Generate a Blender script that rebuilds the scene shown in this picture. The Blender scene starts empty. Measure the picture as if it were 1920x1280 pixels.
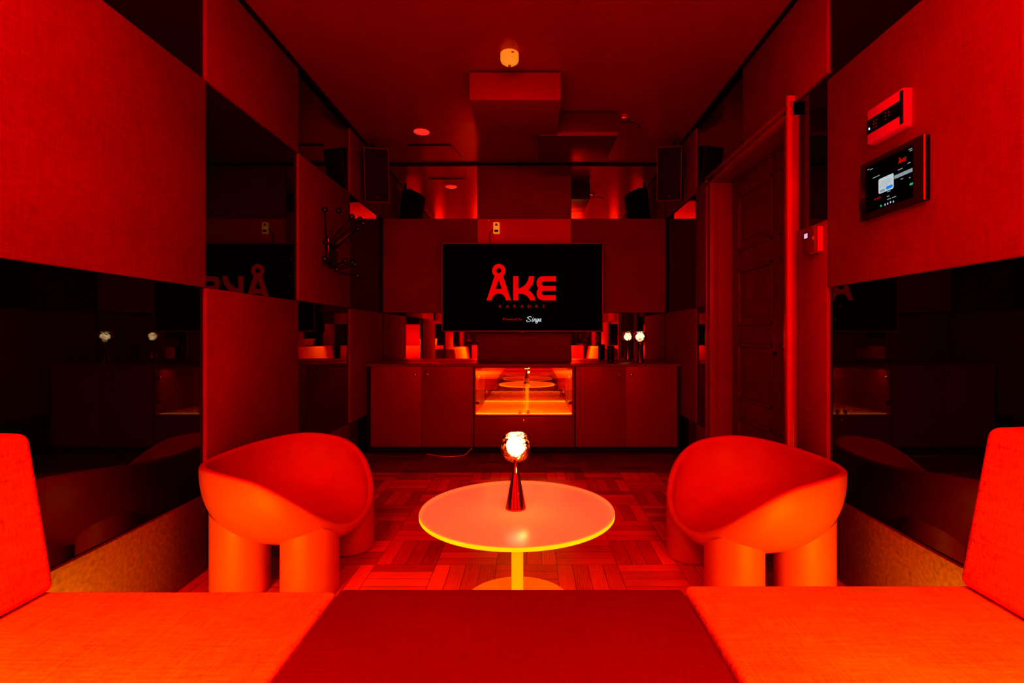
import bpy, bmesh, math, random
from mathutils import Vector, Matrix
PI = math.pi
random.seed(7)
scn = bpy.context.scene
COL = scn.collection

# ------------------------------------------------------------------ materials
def new_mat(name):
    m = bpy.data.materials.new(name)
    m.use_nodes = True
    nt = m.node_tree
    for n in list(nt.nodes):
        nt.nodes.remove(n)
    out = nt.nodes.new('ShaderNodeOutputMaterial')
    return m, nt, out

def L(nt, a, b):
    nt.links.new(a, b)

def pbr(name, col, rough=.5, metal=0., var=.0, vscale=30., bump=.0, bscale=200., emis=None, estr=0., ior=1.5,
        spec=None, stretch=(1, 1, 1), trans=0., detail=4, sheen=0., rvar=0.):
    m, nt, out = new_mat(name)
    b = nt.nodes.new('ShaderNodeBsdfPrincipled')
    L(nt, b.outputs[0], out.inputs[0])
    b.inputs['Base Color'].default_value = (*col, 1)
    b.inputs['Roughness'].default_value = rough
    b.inputs['Metallic'].default_value = metal
    b.inputs['IOR'].default_value = ior
    b.inputs['Transmission Weight'].default_value = trans
    if spec is not None:
        b.inputs['Specular IOR Level'].default_value = spec
    if sheen:
        b.inputs['Sheen Weight'].default_value = sheen
        b.inputs['Sheen Tint'].default_value = (*col, 1)
    if emis:
        b.inputs['Emission Color'].default_value = (*emis, 1)
        b.inputs['Emission Strength'].default_value = estr
    tc = nt.nodes.new('ShaderNodeTexCoord')
    mp = nt.nodes.new('ShaderNodeMapping')
    mp.inputs['Scale'].default_value = stretch
    L(nt, tc.outputs['Object'], mp.inputs[0])
    if var > 0 or rvar > 0:
        n = nt.nodes.new('ShaderNodeTexNoise')
        n.inputs['Scale'].default_value = vscale
        n.inputs['Detail'].default_value = detail
        L(nt, mp.outputs[0], n.inputs['Vector'])
        if var > 0:
            r = nt.nodes.new('ShaderNodeMapRange')
            r.inputs['From Min'].default_value = .25
            r.inputs['From Max'].default_value = .75
            r.inputs['To Min'].default_value = 1 - var
            r.inputs['To Max'].default_value = 1 + var
            L(nt, n.outputs['Fac'], r.inputs['Value'])
            mx = nt.nodes.new('ShaderNodeVectorMath')
            mx.operation = 'SCALE'
            mx.inputs[0].default_value = col
            L(nt, r.outputs[0], mx.inputs['Scale'])
            L(nt, mx.outputs[0], b.inputs['Base Color'])
        if rvar > 0:
            r2 = nt.nodes.new('ShaderNodeMapRange')
            r2.inputs['To Min'].default_value = max(.02, rough - rvar)
            r2.inputs['To Max'].default_value = rough + rvar
            L(nt, n.outputs['Fac'], r2.inputs['Value'])
            L(nt, r2.outputs[0], b.inputs['Roughness'])
    if bump > 0:
        n2 = nt.nodes.new('ShaderNodeTexNoise')
        n2.inputs['Scale'].default_value = bscale
        n2.inputs['Detail'].default_value = 3
        L(nt, mp.outputs[0], n2.inputs['Vector'])
        bp = nt.nodes.new('ShaderNodeBump')
        bp.inputs['Strength'].default_value = bump
        bp.inputs['Distance'].default_value = .003
        L(nt, n2.outputs['Fac'], bp.inputs['Height'])
        L(nt, bp.outputs[0], b.inputs['Normal'])
    return m

def emit(name, col, s):
    m, nt, out = new_mat(name)
    e = nt.nodes.new('ShaderNodeEmission')
    e.inputs[0].default_value = (*col, 1)
    e.inputs[1].default_value = s
    L(nt, e.outputs[0], out.inputs[0])
    return m

def woven(name, col, var=.18, rough=.85):
    """linen upholstery / wall cloth: crossed stretched noise, fine bump"""
    m, nt, out = new_mat(name)
    b = nt.nodes.new('ShaderNodeBsdfPrincipled')
    b.inputs['Roughness'].default_value = rough
    b.inputs['Specular IOR Level'].default_value = .25
    L(nt, b.outputs[0], out.inputs[0])
    tc = nt.nodes.new('ShaderNodeTexCoord')
    acc = None
    for st in ((90, 90, 6), (6, 60, 90), (60, 6, 60)):
        mp = nt.nodes.new('ShaderNodeMapping')
        mp.inputs['Scale'].default_value = st
        L(nt, tc.outputs['Object'], mp.inputs[0])
        n = nt.nodes.new('ShaderNodeTexNoise')
        n.inputs['Scale'].default_value = 2.2
        n.inputs['Detail'].default_value = 3
        L(nt, mp.outputs[0], n.inputs['Vector'])
        if acc is None:
            acc = n.outputs['Fac']
        else:
            a = nt.nodes.new('ShaderNodeMath')
            a.operation = 'ADD'
            L(nt, acc, a.inputs[0])
            L(nt, n.outputs['Fac'], a.inputs[1])
            acc = a.outputs[0]
    big = nt.nodes.new('ShaderNodeTexNoise')
    big.inputs['Scale'].default_value = 2.5
    L(nt, tc.outputs['Object'], big.inputs['Vector'])
    a = nt.nodes.new('ShaderNodeMath')
    a.operation = 'ADD'
    L(nt, acc, a.inputs[0])
    L(nt, big.outputs['Fac'], a.inputs[1])
    r = nt.nodes.new('ShaderNodeMapRange')
    r.inputs['From Min'].default_value = 1.5
    r.inputs['From Max'].default_value = 2.5
    r.inputs['To Min'].default_value = 1 - var
    r.inputs['To Max'].default_value = 1 + var
    L(nt, a.outputs[0], r.inputs['Value'])
    mx = nt.nodes.new('ShaderNodeVectorMath')
    mx.operation = 'SCALE'
    mx.inputs[0].default_value = col
    L(nt, r.outputs[0], mx.inputs['Scale'])
    L(nt, mx.outputs[0], b.inputs['Base Color'])
    bp = nt.nodes.new('ShaderNodeBump')
    bp.inputs['Strength'].default_value = .35
    bp.inputs['Distance'].default_value = .002
    L(nt, acc, bp.inputs['Height'])
    L(nt, bp.outputs[0], b.inputs['Normal'])
    return m

def parquet(name):
    """basket-weave oak parquet: squares of four strips, direction alternating; far band by the cabinets darkened, shade put into the colour"""
    m, nt, out = new_mat(name)
    N = nt.nodes.new
    b = N('ShaderNodeBsdfPrincipled')
    b.inputs['Roughness'].default_value = .33
    L(nt, b.outputs[0], out.inputs[0])
    tc = N('ShaderNodeTexCoord')
    sep = N('ShaderNodeSeparateXYZ')
    L(nt, tc.outputs['Object'], sep.inputs[0])
    def M(op, a, bb=None, c=None):
        n = N('ShaderNodeMath')
        n.operation = op
        for i, v in enumerate((a, bb, c)):
            if v is None:
                continue
            if isinstance(v, (int, float)):
                n.inputs[i].default_value = v
            else:
                L(nt, v, n.inputs[i])
        return n.outputs[0]
    S = 1 / .30
    u = M('MULTIPLY', M('ADD', sep.outputs[0], 10.07), S)
    v = M('MULTIPLY', M('ADD', sep.outputs[1], 10.02), S)
    fu, fv = M('FLOOR', u), M('FLOOR', v)
    par = M('MODULO', M('ADD', fu, fv), 2)
    lu, lv = M('FRACT', u), M('FRACT', v)
    across = M('ADD', M('MULTIPLY', lu, par), M('MULTIPLY', lv, M('SUBTRACT', 1, par)))
    along = M('ADD', M('MULTIPLY', lv, par), M('MULTIPLY', lu, M('SUBTRACT', 1, par)))
    k4 = M('MULTIPLY', across, 4)
    strip = M('FLOOR', k4)
    fr = M('FRACT', k4)
    cmb = N('ShaderNodeCombineXYZ')
    L(nt, fu, cmb.inputs[0]); L(nt, fv, cmb.inputs[1]); L(nt, strip, cmb.inputs[2])
    wn = N('ShaderNodeTexWhiteNoise')
    L(nt, cmb.outputs[0], wn.inputs['Vector'])
    rnd = wn.outputs['Value']
    # grain
    g = N('ShaderNodeCombineXYZ')
    L(nt, M('ADD', M('MULTIPLY', across, 9), M('MULTIPLY', rnd, 40)), g.inputs[0])
    L(nt, M('MULTIPLY', along, .9), g.inputs[1])
    L(nt, M('MULTIPLY', rnd, 17), g.inputs[2])
    nz = N('ShaderNodeTexNoise')
    nz.inputs['Scale'].default_value = 2.6
    nz.inputs['Detail'].default_value = 6
    nz.inputs['Distortion'].default_value = .6
    L(nt, g.outputs[0], nz.inputs['Vector'])
    wv = N('ShaderNodeTexWave')
    wv.inputs['Scale'].default_value = 1.1
    wv.inputs['Distortion'].default_value = 7
    wv.inputs['Detail'].default_value = 2
    L(nt, g.outputs[0], wv.inputs['Vector'])
    tone = M('ADD', M('MULTIPLY', rnd, .55), M('ADD', M('MULTIPLY', nz.outputs['Fac'], .45), M('MULTIPLY', wv.outputs['Fac'], .22)))
    # joints
    e1 = M('MINIMUM', fr, M('SUBTRACT', 1, fr))
    e2 = M('MULTIPLY', M('MINIMUM', along, M('SUBTRACT', 1, along)), 4)
    gap = M('GREATER_THAN', M('MINIMUM', e1, e2), .022)
    shade_band = M('SUBTRACT', 1, M('MULTIPLY', M('GREATER_THAN', sep.outputs[1], 4.29), .62))  # floor shade near the cabinets, painted into the wood tone
    k = M('MULTIPLY', M('MULTIPLY', M('ADD', tone, .25), M('ADD', .35, M('MULTIPLY', gap, .65))), shade_band)
    ramp = N('ShaderNodeVectorMath')
    ramp.operation = 'SCALE'
    ramp.inputs[0].default_value = (.85, .14, .04)
    L(nt, k, ramp.inputs['Scale'])
    L(nt, ramp.outputs[0], b.inputs['Base Color'])
    rr = M('ADD', .2, M('MULTIPLY', nz.outputs['Fac'], .3))
    L(nt, rr, b.inputs['Roughness'])
    bp = N('ShaderNodeBump')
    bp.inputs['Strength'].default_value = .15
    bp.inputs['Distance'].default_value = .003
    L(nt, M('ADD', gap, M('MULTIPLY', nz.outputs['Fac'], .2)), bp.inputs['Height'])
    L(nt, bp.outputs[0], b.inputs['Normal'])
    return m

def glass_mat(name, tint, refl, rough=.0):
    m, nt, out = new_mat(name)
    t = nt.nodes.new('ShaderNodeBsdfTransparent')
    t.inputs[0].default_value = (*tint, 1)
    g = nt.nodes.new('ShaderNodeBsdfGlossy')
    g.inputs['Roughness'].default_value = rough
    g.inputs['Color'].default_value = (1, .8, .55, 1)
    fr = nt.nodes.new('ShaderNodeFresnel')
    fr.inputs[0].default_value = 1.5
    a = nt.nodes.new('ShaderNodeMath')
    a.operation = 'ADD'
    a.use_clamp = True
    a.inputs[1].default_value = refl
    L(nt, fr.outputs[0], a.inputs[0])
    mx = nt.nodes.new('ShaderNodeMixShader')
    L(nt, a.outputs[0], mx.inputs[0])
    L(nt, t.outputs[0], mx.inputs[1])
    L(nt, g.outputs[0], mx.inputs[2])
    L(nt, mx.outputs[0], out.inputs[0])
    return m

def melt_mat(name):
    """half-metallised blown glass: mottled mirror over clear glass"""
    m, nt, out = new_mat(name)
    t = nt.nodes.new('ShaderNodeBsdfTransparent')
    t.inputs[0].default_value = (1, .9, .78, 1)
    g = nt.nodes.new('ShaderNodeBsdfGlossy')
    g.inputs['Roughness'].default_value = .08
    g.inputs['Color'].default_value = (.75, .5, .38, 1)
    tc = nt.nodes.new('ShaderNodeTexCoord')
    n = nt.nodes.new('ShaderNodeTexNoise')
    n.inputs['Scale'].default_value = 26
    n.inputs['Detail'].default_value = 3
    n.inputs['Distortion'].default_value = 2.2
    L(nt, tc.outputs['Object'], n.inputs['Vector'])
    r = nt.nodes.new('ShaderNodeMapRange')
    r.inputs['From Min'].default_value = .47
    r.inputs['From Max'].default_value = .62
    L(nt, n.outputs['Fac'], r.inputs['Value'])
    lw = nt.nodes.new('ShaderNodeLayerWeight')
    lw.inputs['Blend'].default_value = .35
    a = nt.nodes.new('ShaderNodeMath')
    a.operation = 'MULTIPLY_ADD'
    a.inputs[1].default_value = .75
    a.use_clamp = True
    L(nt, r.outputs[0], a.inputs[0])
    L(nt, lw.outputs['Fresnel'], a.inputs[2])
    bp = nt.nodes.new('ShaderNodeBump')
    bp.inputs['Strength'].default_value = .6
    bp.inputs['Distance'].default_value = .004
    L(nt, n.outputs['Fac'], bp.inputs['Height'])
    L(nt, bp.outputs[0], g.inputs['Normal'])
    mx = nt.nodes.new('ShaderNodeMixShader')
    L(nt, a.outputs[0], mx.inputs[0])
    L(nt, t.outputs[0], mx.inputs[1])
    L(nt, g.outputs[0], mx.inputs[2])
    L(nt, mx.outputs[0], out.inputs[0])
    return m

FAB = woven('wall_fabric', (.31, .013, .008), .2)
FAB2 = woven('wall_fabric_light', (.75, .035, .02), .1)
SEAT = woven('seat_fabric', (.80, .25, .07), .42)
BENCH = woven('bench_fabric', (.20, .012, .008), .12)
LOW = pbr('scuffed_lower_cladding', (.26, .12, .02), .5, var=.3, vscale=60, bump=.5, bscale=350, detail=8)
SMOKE = pbr('smoked_mirror', (.004, .003, .003), .02, ior=1.95, var=.0)
MIRROR = pbr('silver_mirror', (.93, .8, .76), .015, metal=1)
CEIL = pbr('ceiling_paint', (.42, .02, .015), .25, var=.06, vscale=2, spec=.5)
BASEW = pbr('wall_base', (.03, .008, .006), .7, var=.1)
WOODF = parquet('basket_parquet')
LACQ = pbr('red_lacquer', (.30, .022, .014), .36, var=.05, vscale=4, spec=.5)
LACQD = pbr('dark_lacquer', (.06, .008, .006), .3, var=.05)
BLACK = pbr('matte_black', (.006, .005, .005), .6, var=.1)
GLOSSB = pbr('gloss_black', (.004, .004, .004), .12, var=.05)
SPK = pbr('speaker_grille', (.02, .003, .004), .6, bump=.6, bscale=900, var=.1)
CHROME = pbr('chrome', (.85, .8, .78), .08, metal=1, var=.03)
DARKMET = pbr('black_nickel', (.10, .08, .08), .14, metal=1, var=.05)
COPPER = pbr('copper_plate', (.40, .10, .075), .07, metal=1, var=.03)
CHAIR = pbr('roto_moulded_plastic', (.55, .10, .02), .5, var=.05, vscale=12, bump=.1, bscale=500, spec=.35)
DOORM = pbr('painted_door', (.2, .015, .025), .34, var=.1, vscale=10, bump=.15, bscale=60, spec=.5)
POSTM = pbr('lit_post_paint', (.6, .04, .03), .35, var=.06, vscale=10)  # casing paint made brighter, the lit face put into its colour
CASING = pbr('painted_casing', (.34, .02, .022), .27, var=.06, vscale=10)
CREAM = pbr('cream_plastic_glow', (.9, .8, .62), .4, var=.03, emis=(1, .5, .06), estr=.4)  # faint emission stands in for light on the cream plastic
PINKP = pbr('pink_glow_plastic', (.75, .18, .2), .35, var=.03, emis=(.7, 0, .12), estr=.12)  # pink light put into the colour, plus a faint glow
ACRY = pbr('amber_acrylic_top', (.95, .36, .10), .28, var=.03, vscale=5, emis=(1, .22, .13), estr=.40)  # emission on top, rim, pole and base stands in for light caught by acrylic
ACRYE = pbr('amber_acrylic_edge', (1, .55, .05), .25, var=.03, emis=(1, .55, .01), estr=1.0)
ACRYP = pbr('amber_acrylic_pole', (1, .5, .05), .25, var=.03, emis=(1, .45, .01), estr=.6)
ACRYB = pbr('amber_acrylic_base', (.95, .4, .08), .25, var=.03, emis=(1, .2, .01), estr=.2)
def see_through(m, k):
    nt = m.node_tree
    out = [n for n in nt.nodes if n.type == 'OUTPUT_MATERIAL'][0]
    src = out.inputs[0].links[0].from_socket
    t = nt.nodes.new('ShaderNodeBsdfTransparent')
    t.inputs[0].default_value = (1, .75, .2, 1)
    mx = nt.nodes.new('ShaderNodeMixShader')
    mx.inputs[0].default_value = k
    L(nt, src, mx.inputs[1])
    L(nt, t.outputs[0], mx.inputs[2])
    L(nt, mx.outputs[0], out.inputs[0])
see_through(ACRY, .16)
BULB = emit('lamp_core', (1, .72, .42), 26)
BULBS = emit('lamp_core_dim', (1, .78, .48), 5)
MELT = melt_mat('mottled_glass')
VITR = glass_mat('vitrine_glass', (1, .9, .7), .33)
LEDW = emit('warm_led', (1, .42, .05), 4)
NICHE = pbr('niche_lining', (.75, .30, .06), .3, var=.06)
SCREEN = pbr('screen_black', (.002, .002, .002), .5, var=.02, spec=.02)
LOGO = emit('logo_red', (1, .003, .002), .8)
LOGOD = emit('logo_dim_red', (.6, .006, .01), 1)
WHITE = emit('screen_white', (1, 1, 1), .9)
GREYE = emit('screen_grey', (.32, .32, .34), 1)
LTGREY = emit('screen_light_grey', (.55, .58, .62), 1)
BLUE = emit('screen_blue', (.02, .22, .9), 1)
GREEN = emit('screen_green', (.02, .55, .2), 1)
LEDB = emit('blue_led', (.25, .35, 1), 6)
PINKE = emit('pink_display', (1, .35, .6), 1.2)
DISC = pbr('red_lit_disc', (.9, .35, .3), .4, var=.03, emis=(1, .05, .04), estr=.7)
SMGLASS = pbr('smoked_tumbler_glass', (.012, .004, .004), .05, var=.02)
CABLE = pbr('pale_cable', (.75, .4, .35), .5, var=.05)

# ------------------------------------------------------------------ mesh helpers
class MB:
    def __init__(self):
        self.bm = bmesh.new()
    def box(self, x0, x1, y0, y1, z0, z1, bev=0., seg=2, M=None):
        bm2 = bmesh.new()
        bmesh.ops.create_cube(bm2, size=1)
        for v in bm2.verts:
            v.co = Vector(((x0 + x1) / 2 + v.co.x * (x1 - x0), (y0 + y1) / 2 + v.co.y * (y1 - y0), (z0 + z1) / 2 + v.co.z * (z1 - z0)))
        if bev > 0:
            bmesh.ops.bevel(bm2, geom=list(bm2.edges), offset=bev, segments=seg, profile=.5, affect='EDGES')
        self._add(bm2, M)
        return self
    def _add(self, bm2, M=None):
        if M is not None:
            bmesh.ops.transform(bm2, matrix=M, verts=list(bm2.verts))
        bmesh.ops.recalc_face_normals(bm2, faces=list(bm2.faces))
        me = bpy.data.meshes.new('tmp')
        bm2.to_mesh(me)
        bm2.free()
        self.bm.from_mesh(me)
        bpy.data.meshes.remove(me)
    def lathe(self, prof, seg=48, M=None, closed=False):
        """prof: list of (r,z)"""
        bm2 = bmesh.new()
        rings = []
        for r, z in prof:
            if r < 1e-6:
                rings.append([bm2.verts.new((0, 0, z))])
            else:
                rings.append([bm2.verts.new((r * math.cos(2 * PI * i / seg), r * math.sin(2 * PI * i / seg), z)) for i in range(seg)])
        pairs = list(zip(rings, rings[1:]))
        if closed:
            pairs.append((rings[-1], rings[0]))
        for a, b in pairs:
            for i in range(seg):
                j = (i + 1) % seg
                if len(a) == 1 and len(b) == 1:
                    continue
                if len(a) == 1:
                    bm2.faces.new((a[0], b[j], b[i]))
                elif len(b) == 1:
                    bm2.faces.new((a[i], a[j], b[0]))
                else:
                    bm2.faces.new((a[i], a[j], b[j], b[i]))
        self._add(bm2, M)
        return self
    def tube(self, pts, r, seg=10, M=None, caps=True):
        bm2 = bmesh.new()
        pts = [Vector(p) for p in pts]
        rings = []
        up = None
        for i, p in enumerate(pts):
            d = (pts[min(i + 1, len(pts) - 1)] - pts[max(i - 1, 0)]).normalized()
            if up is None:
                up = Vector((0, 0, 1)) if abs(d.z) < .9 else Vector((1, 0, 0))
            s = d.cross(up)
            if s.length < 1e-4:
                s = d.orthogonal()
            s.normalize()
            up = s.cross(d).normalized()
            rr = r[i] if isinstance(r, (list, tuple)) else r
            rings.append([bm2.verts.new(p + s * (rr * math.cos(2 * PI * k / seg)) + up * (rr * math.sin(2 * PI * k / seg))) for k in range(seg)])
        for a, b in zip(rings, rings[1:]):
            for i in range(seg):
                j = (i + 1) % seg
                bm2.faces.new((a[i], a[j], b[j], b[i]))
        if caps:
            bm2.faces.new(rings[0][::-1])
            bm2.faces.new(rings[-1])
        self._add(bm2, M)
        return self
    def sphere(self, c, r, seg=20, scale=(1, 1, 1)):
        bm2 = bmesh.new()
        bmesh.ops.create_uvsphere(bm2, u_segments=seg, v_segments=max(8, seg // 2), radius=r)
        for v in bm2.verts:
            v.co = Vector((c[0] + v.co.x * scale[0], c[1] + v.co.y * scale[1], c[2] + v.co.z * scale[2]))
        self._add(bm2)
        return self
    def prism(self, poly, axis, a0, a1, bev=0., seg=3):
        """poly: 2D outline; extruded along axis between a0 and a1. axis 'y': (x,z); 'x': (y,z); 'z': (x,y)"""
        bm2 = bmesh.new()
        def P(u, v, w):
            return {'y': (u, w, v), 'x': (w, u, v), 'z': (u, v, w)}[axis]
        A = [bm2.verts.new(P(u, v, a0)) for u, v in poly]
        B = [bm2.verts.new(P(u, v, a1)) for u, v in poly]
        n = len(poly)
        bm2.faces.new(A)
        bm2.faces.new(B[::-1])
        for i in range(n):
            j = (i + 1) % n
            bm2.faces.new((A[i], B[i], B[j], A[j]))
        bmesh.ops.recalc_face_normals(bm2, faces=list(bm2.faces))
        if bev > 0:
            bmesh.ops.bevel(bm2, geom=list(bm2.edges), offset=bev, segments=seg, profile=.5, affect='EDGES')
        self._add(bm2)
        return self
    def build(self, name, mat, parent=None, smooth=True, loc=(0, 0, 0), ang=40):
        me = bpy.data.meshes.new(name)
        bmesh.ops.recalc_face_normals(self.bm, faces=list(self.bm.faces)) if False else None
        self.bm.to_mesh(me)
        self.bm.free()
        me.materials.append(mat)
        if smooth:
            for p in me.polygons:
                p.use_smooth = True
            try:
                me.set_sharp_from_angle(angle=math.radians(ang))
            except Exception:
                pass
        o = bpy.data.objects.new(name, me)
        o.location = loc
        COL.objects.link(o)
        if parent is not None:
            o.parent = parent
        return o

def tag(o, label=None, cat=None, group=None, kind=None):
    if label: o['label'] = label
    if cat: o['category'] = cat
    if group: o['group'] = group
    if kind: o['kind'] = kind
    return o

def empty(name, loc=(0, 0, 0), rz=0., label=None, cat=None, group=None):
    o = bpy.data.objects.new(name, None)
    o.empty_display_size = .1
    COL.objects.link(o)
    o.location = loc
    o.rotation_euler = (0, 0, rz)
    return tag(o, label, cat, group)

def copy_tree(o, parent=None):
    c = o.copy()
    COL.objects.link(c)
    if parent is not None:
        c.parent = parent
    for ch in list(o.children):
        copy_tree(ch, c)
    return c

def struct(name, mb, mat):
    return tag(mb.build(name, mat, smooth=False), kind='structure')

def curve_mesh(name, loops, mat, M, parent):
    """filled 2-D outline(s) (even-odd) turned into a flat mesh, placed with matrix M"""
    cu = bpy.data.curves.new(name, 'CURVE')
    cu.dimensions = '2D'
    cu.fill_mode = 'BOTH'
    for lp in loops:
        sp = cu.splines.new('POLY')
        sp.points.add(len(lp) - 1)
        for p, (x, y) in zip(sp.points, lp):
            p.co = (x, y, 0, 1)
        sp.use_cyclic_u = True
    return _curve_to(name, cu, mat, M, parent)

def text_mesh(name, txt, size, mat, M, parent, spacing=1., align='LEFT'):
    cu = bpy.data.curves.new(name, 'FONT')
    cu.body = txt
    cu.size = size
    cu.space_character = spacing
    cu.align_x = align
    return _curve_to(name, cu, mat, M, parent)

def _curve_to(name, cu, mat, M, parent):
    t = bpy.data.objects.new('tmpcurve', cu)
    COL.objects.link(t)
    dg = bpy.context.evaluated_depsgraph_get()
    dg.update()
    me = bpy.data.meshes.new_from_object(t.evaluated_get(dg))
    bpy.data.objects.remove(t)
    bpy.data.curves.remove(cu)
    me.name = name
    me.transform(M)
    me.materials.clear()
    me.materials.append(mat)
    o = bpy.data.objects.new(name, me)
    COL.objects.link(o)
    o.parent = parent
    return o

def arc(cx, cy, rx, ry, a0, a1, n=16):
    return [(cx + rx * math.cos(math.radians(a0 + (a1 - a0) * i / n)), cy + ry * math.sin(math.radians(a0 + (a1 - a0) * i / n))) for i in range(n + 1)]

def bez(p0, p1, p2, n=12):
    return [((1 - t) ** 2 * p0[0] + 2 * t * (1 - t) * p1[0] + t * t * p2[0], (1 - t) ** 2 * p0[1] + 2 * t * (1 - t) * p1[1] + t * t * p2[1]) for t in [i / n for i in range(n + 1)]]

# ------------------------------------------------------------------ camera maths (metres; camera at x=0,y=0)
F, VX, VY, H = 973.6, 995., 626., 1.145
def PX(px, y): return (px - VX) * y / F
def PZ(py, y): return H - (py - VY) * y / F
XL, XR, YB, ZC = -1.568, 1.432, 5.51, 2.96
YR = -1.15   # rear wall behind the camera

cam = bpy.data.cameras.new('camera')
cam.sensor_width = 36
cam.lens = F / 1920 * 36
cam.shift_x = -(VX - 960) / 1920
cam.shift_y = -(640 - VY) / 1920
cam.clip_start = .02
co = bpy.data.objects.new('camera', cam)
co.location = (0, 0, H)
co.rotation_euler = (PI / 2, 0, 0)
COL.objects.link(co)
scn.camera = co

# ------------------------------------------------------------------ room shell
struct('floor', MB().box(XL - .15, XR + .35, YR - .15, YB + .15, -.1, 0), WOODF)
struct('ceiling', MB().box(XL - .15, XR + .35, YR - .15, YB + .15, ZC, ZC + .1), CEIL)
BX = .032
struct('wall_back', MB().box(XL - .15, XR + .35, YB + BX, YB + .15, 0, ZC), BASEW)
struct('wall_rear', MB().box(XL - .15, XR + .35, YR - .15, YR, 0, ZC), FAB)
wl = struct('wall_left', MB().box(XL - .15, XL - BX, YR, YB + BX, 0, ZC), BASEW)
DY0, DY1, DZ = 2.90, 4.05, 2.325           # door opening
wr = struct('wall_right', MB().box(XR + BX, XR + .3, YR, DY0 - .02, 0, ZC).box(XR + BX, XR + .3, DY1 + .05, YB + BX, 0, ZC)
            .box(XR + BX, XR + .3, DY0 - .02, DY1 + .05, DZ + .03, ZC), BASEW)
# black strips stand in for the shadow line where walls meet the ceiling
struct('shade_strip_1', MB().box(XL - BX, XL + .012, YR, YB + BX, ZC - .022, ZC), BLACK)
struct('shade_strip_2', MB().box(XR - .012, XR + BX, YR, YB + BX, ZC - .022, ZC), BLACK)
struct('shade_strip_3', MB().box(XL + .012, XR - .012, YB - .012, YB + BX, ZC - .022, ZC), BLACK)

ROWZ = [(.004, .37), (.37, 1.37), (1.37, 2.37), (2.37, ZC - .024)]
ROWN = ['bottom row by the floor', 'second row from the floor', 'third row from the floor', 'top strip under ceiling']
COLN = ['nearest full panel', 'second from the camera', 'third from the camera', 'in the far corner']
G = .0015
def panel(side, ca, cb, za, zb, kind, label=None, parent=None, mat=None):
    fab = kind != 'mirror'
    t = 0 if fab else .016
    bev = .004 if fab else 0
    if side == 'left':
        m = MB().box(XL - BX + .0005, XL - t, ca + G, cb - G, za + G, zb - G, bev)
    elif side == 'right':
        m = MB().box(XR + t, XR + BX - .0005, ca + G, cb - G, za + G, zb - G, bev)
    else:
        m = MB().box(ca + G, cb - G, YB + t, YB + BX - .0005, za + G, zb - G, bev)
    if mat is None:
        mat = {'fabric': FAB, 'low': LOW, 'mirror': MIRROR if side == 'back' else SMOKE}[kind]
    nm = {'fabric': 'fabric_panel', 'low': 'lower_cladding_panel', 'mirror': 'mirror_panel'}[kind]
    o = m.build(nm, mat, parent, smooth=fab)
    if parent is None:
        word = {'fabric': 'red cloth wall panel', 'low': 'scuffed tan wall panel', 'mirror': 'dark smoked mirror panel' if side != 'back' else 'mirror panel'}[kind]
        tag(o, f'{word}, {side} wall, {label}', 'wall panel', f'{"mirror" if kind == "mirror" else "cloth"} panels of the {side} wall')
    return o

for side in ('left', 'right'):
    for c in range(-3, 4):
        y0, y1 = max(1.51 + c, YR + .002), min(2.51 + c, YB)
        for r in range(4):
            z0, z1 = ROWZ[r]
            fab = (r + c) % 2 == 0
            kind = ('low' if r == 0 and c <= 0 else 'fabric') if fab else 'mirror'
            if side == 'right' and c in (1, 2):
                continue
            if c < 0:
                panel(side, y0, y1, z0, z1, kind, parent=wl if side == 'left' else wr)
            else:
                panel(side, y0, y1, z0, z1, kind, f'{COLN[c]}, {ROWN[r]}')
CS, CE = 2.80, 4.17                        # outer faces of the door casing
panel('right', 2.51, CS, 0.004, 1.70, 'fabric', 'narrow piece between door and near mirror, below small mirror')
panel('right', 2.51, CS, 1.70, 2.405, 'mirror', 'narrow black piece beside the near door post')
panel('right', 2.51, 3.51, 2.405, ZC - .024, 'fabric', 'above the near half of the door')
panel('right', 3.51, 4.51, 2.405, ZC - .024, 'mirror', 'above the far half of the door')
panel('right', CE, 4.51, 1.37, 2.405, 'fabric', 'narrow piece beyond the door, upper')
panel('right', CE, 4.51, .37, 1.37, 'mirror', 'narrow piece beyond the door, middle')
panel('right', CE, 4.51, .004, .37, 'fabric', 'narrow piece beyond the door, at the floor')
BCN = ['left column', 'middle column', 'right column']
for c in range(3):
    for r in range(1, 4):
        z0, z1 = ROWZ[r]
        if r == 1: z0 = .858
        fab = (r + c) % 2 == 0
        nm = ['', 'just above the counter', 'behind the television' if c == 1 else 'level with the television', 'top strip under ceiling'][r]
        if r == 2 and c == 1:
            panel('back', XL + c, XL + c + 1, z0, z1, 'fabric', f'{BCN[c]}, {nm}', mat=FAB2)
        else:
            panel('back', XL + c, XL + c + 1, z0, z1, 'fabric' if fab else 'mirror', f'{BCN[c]}, {nm}')
# rear wall checker behind the camera (seen only in the mirrors)
rear = bpy.data.objects['wall_rear']
for c in range(3):
    for r in range(4):
        if (r + c) % 2:
            MB().box(XL + c + G, XL + c + 1 - G, YR, YR + .012, ROWZ[r][0], ROWZ[r][1]).build('mirror_panel', SMOKE, rear, smooth=False)

# ------------------------------------------------------------------ door, right wall
dx = XR + .14
door = empty('door_1', (0, 0, 0)); tag(door, kind='structure')
d = MB().box(dx + .012, dx + .05, DY0, DY1, .012, DZ)
cols_ = [(3.38, 3.93), (2.96, 3.27)]
rows_ = [(.16, .52), (.655, 1.076), (1.206, 1.629), (1.767, 2.19)]
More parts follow.
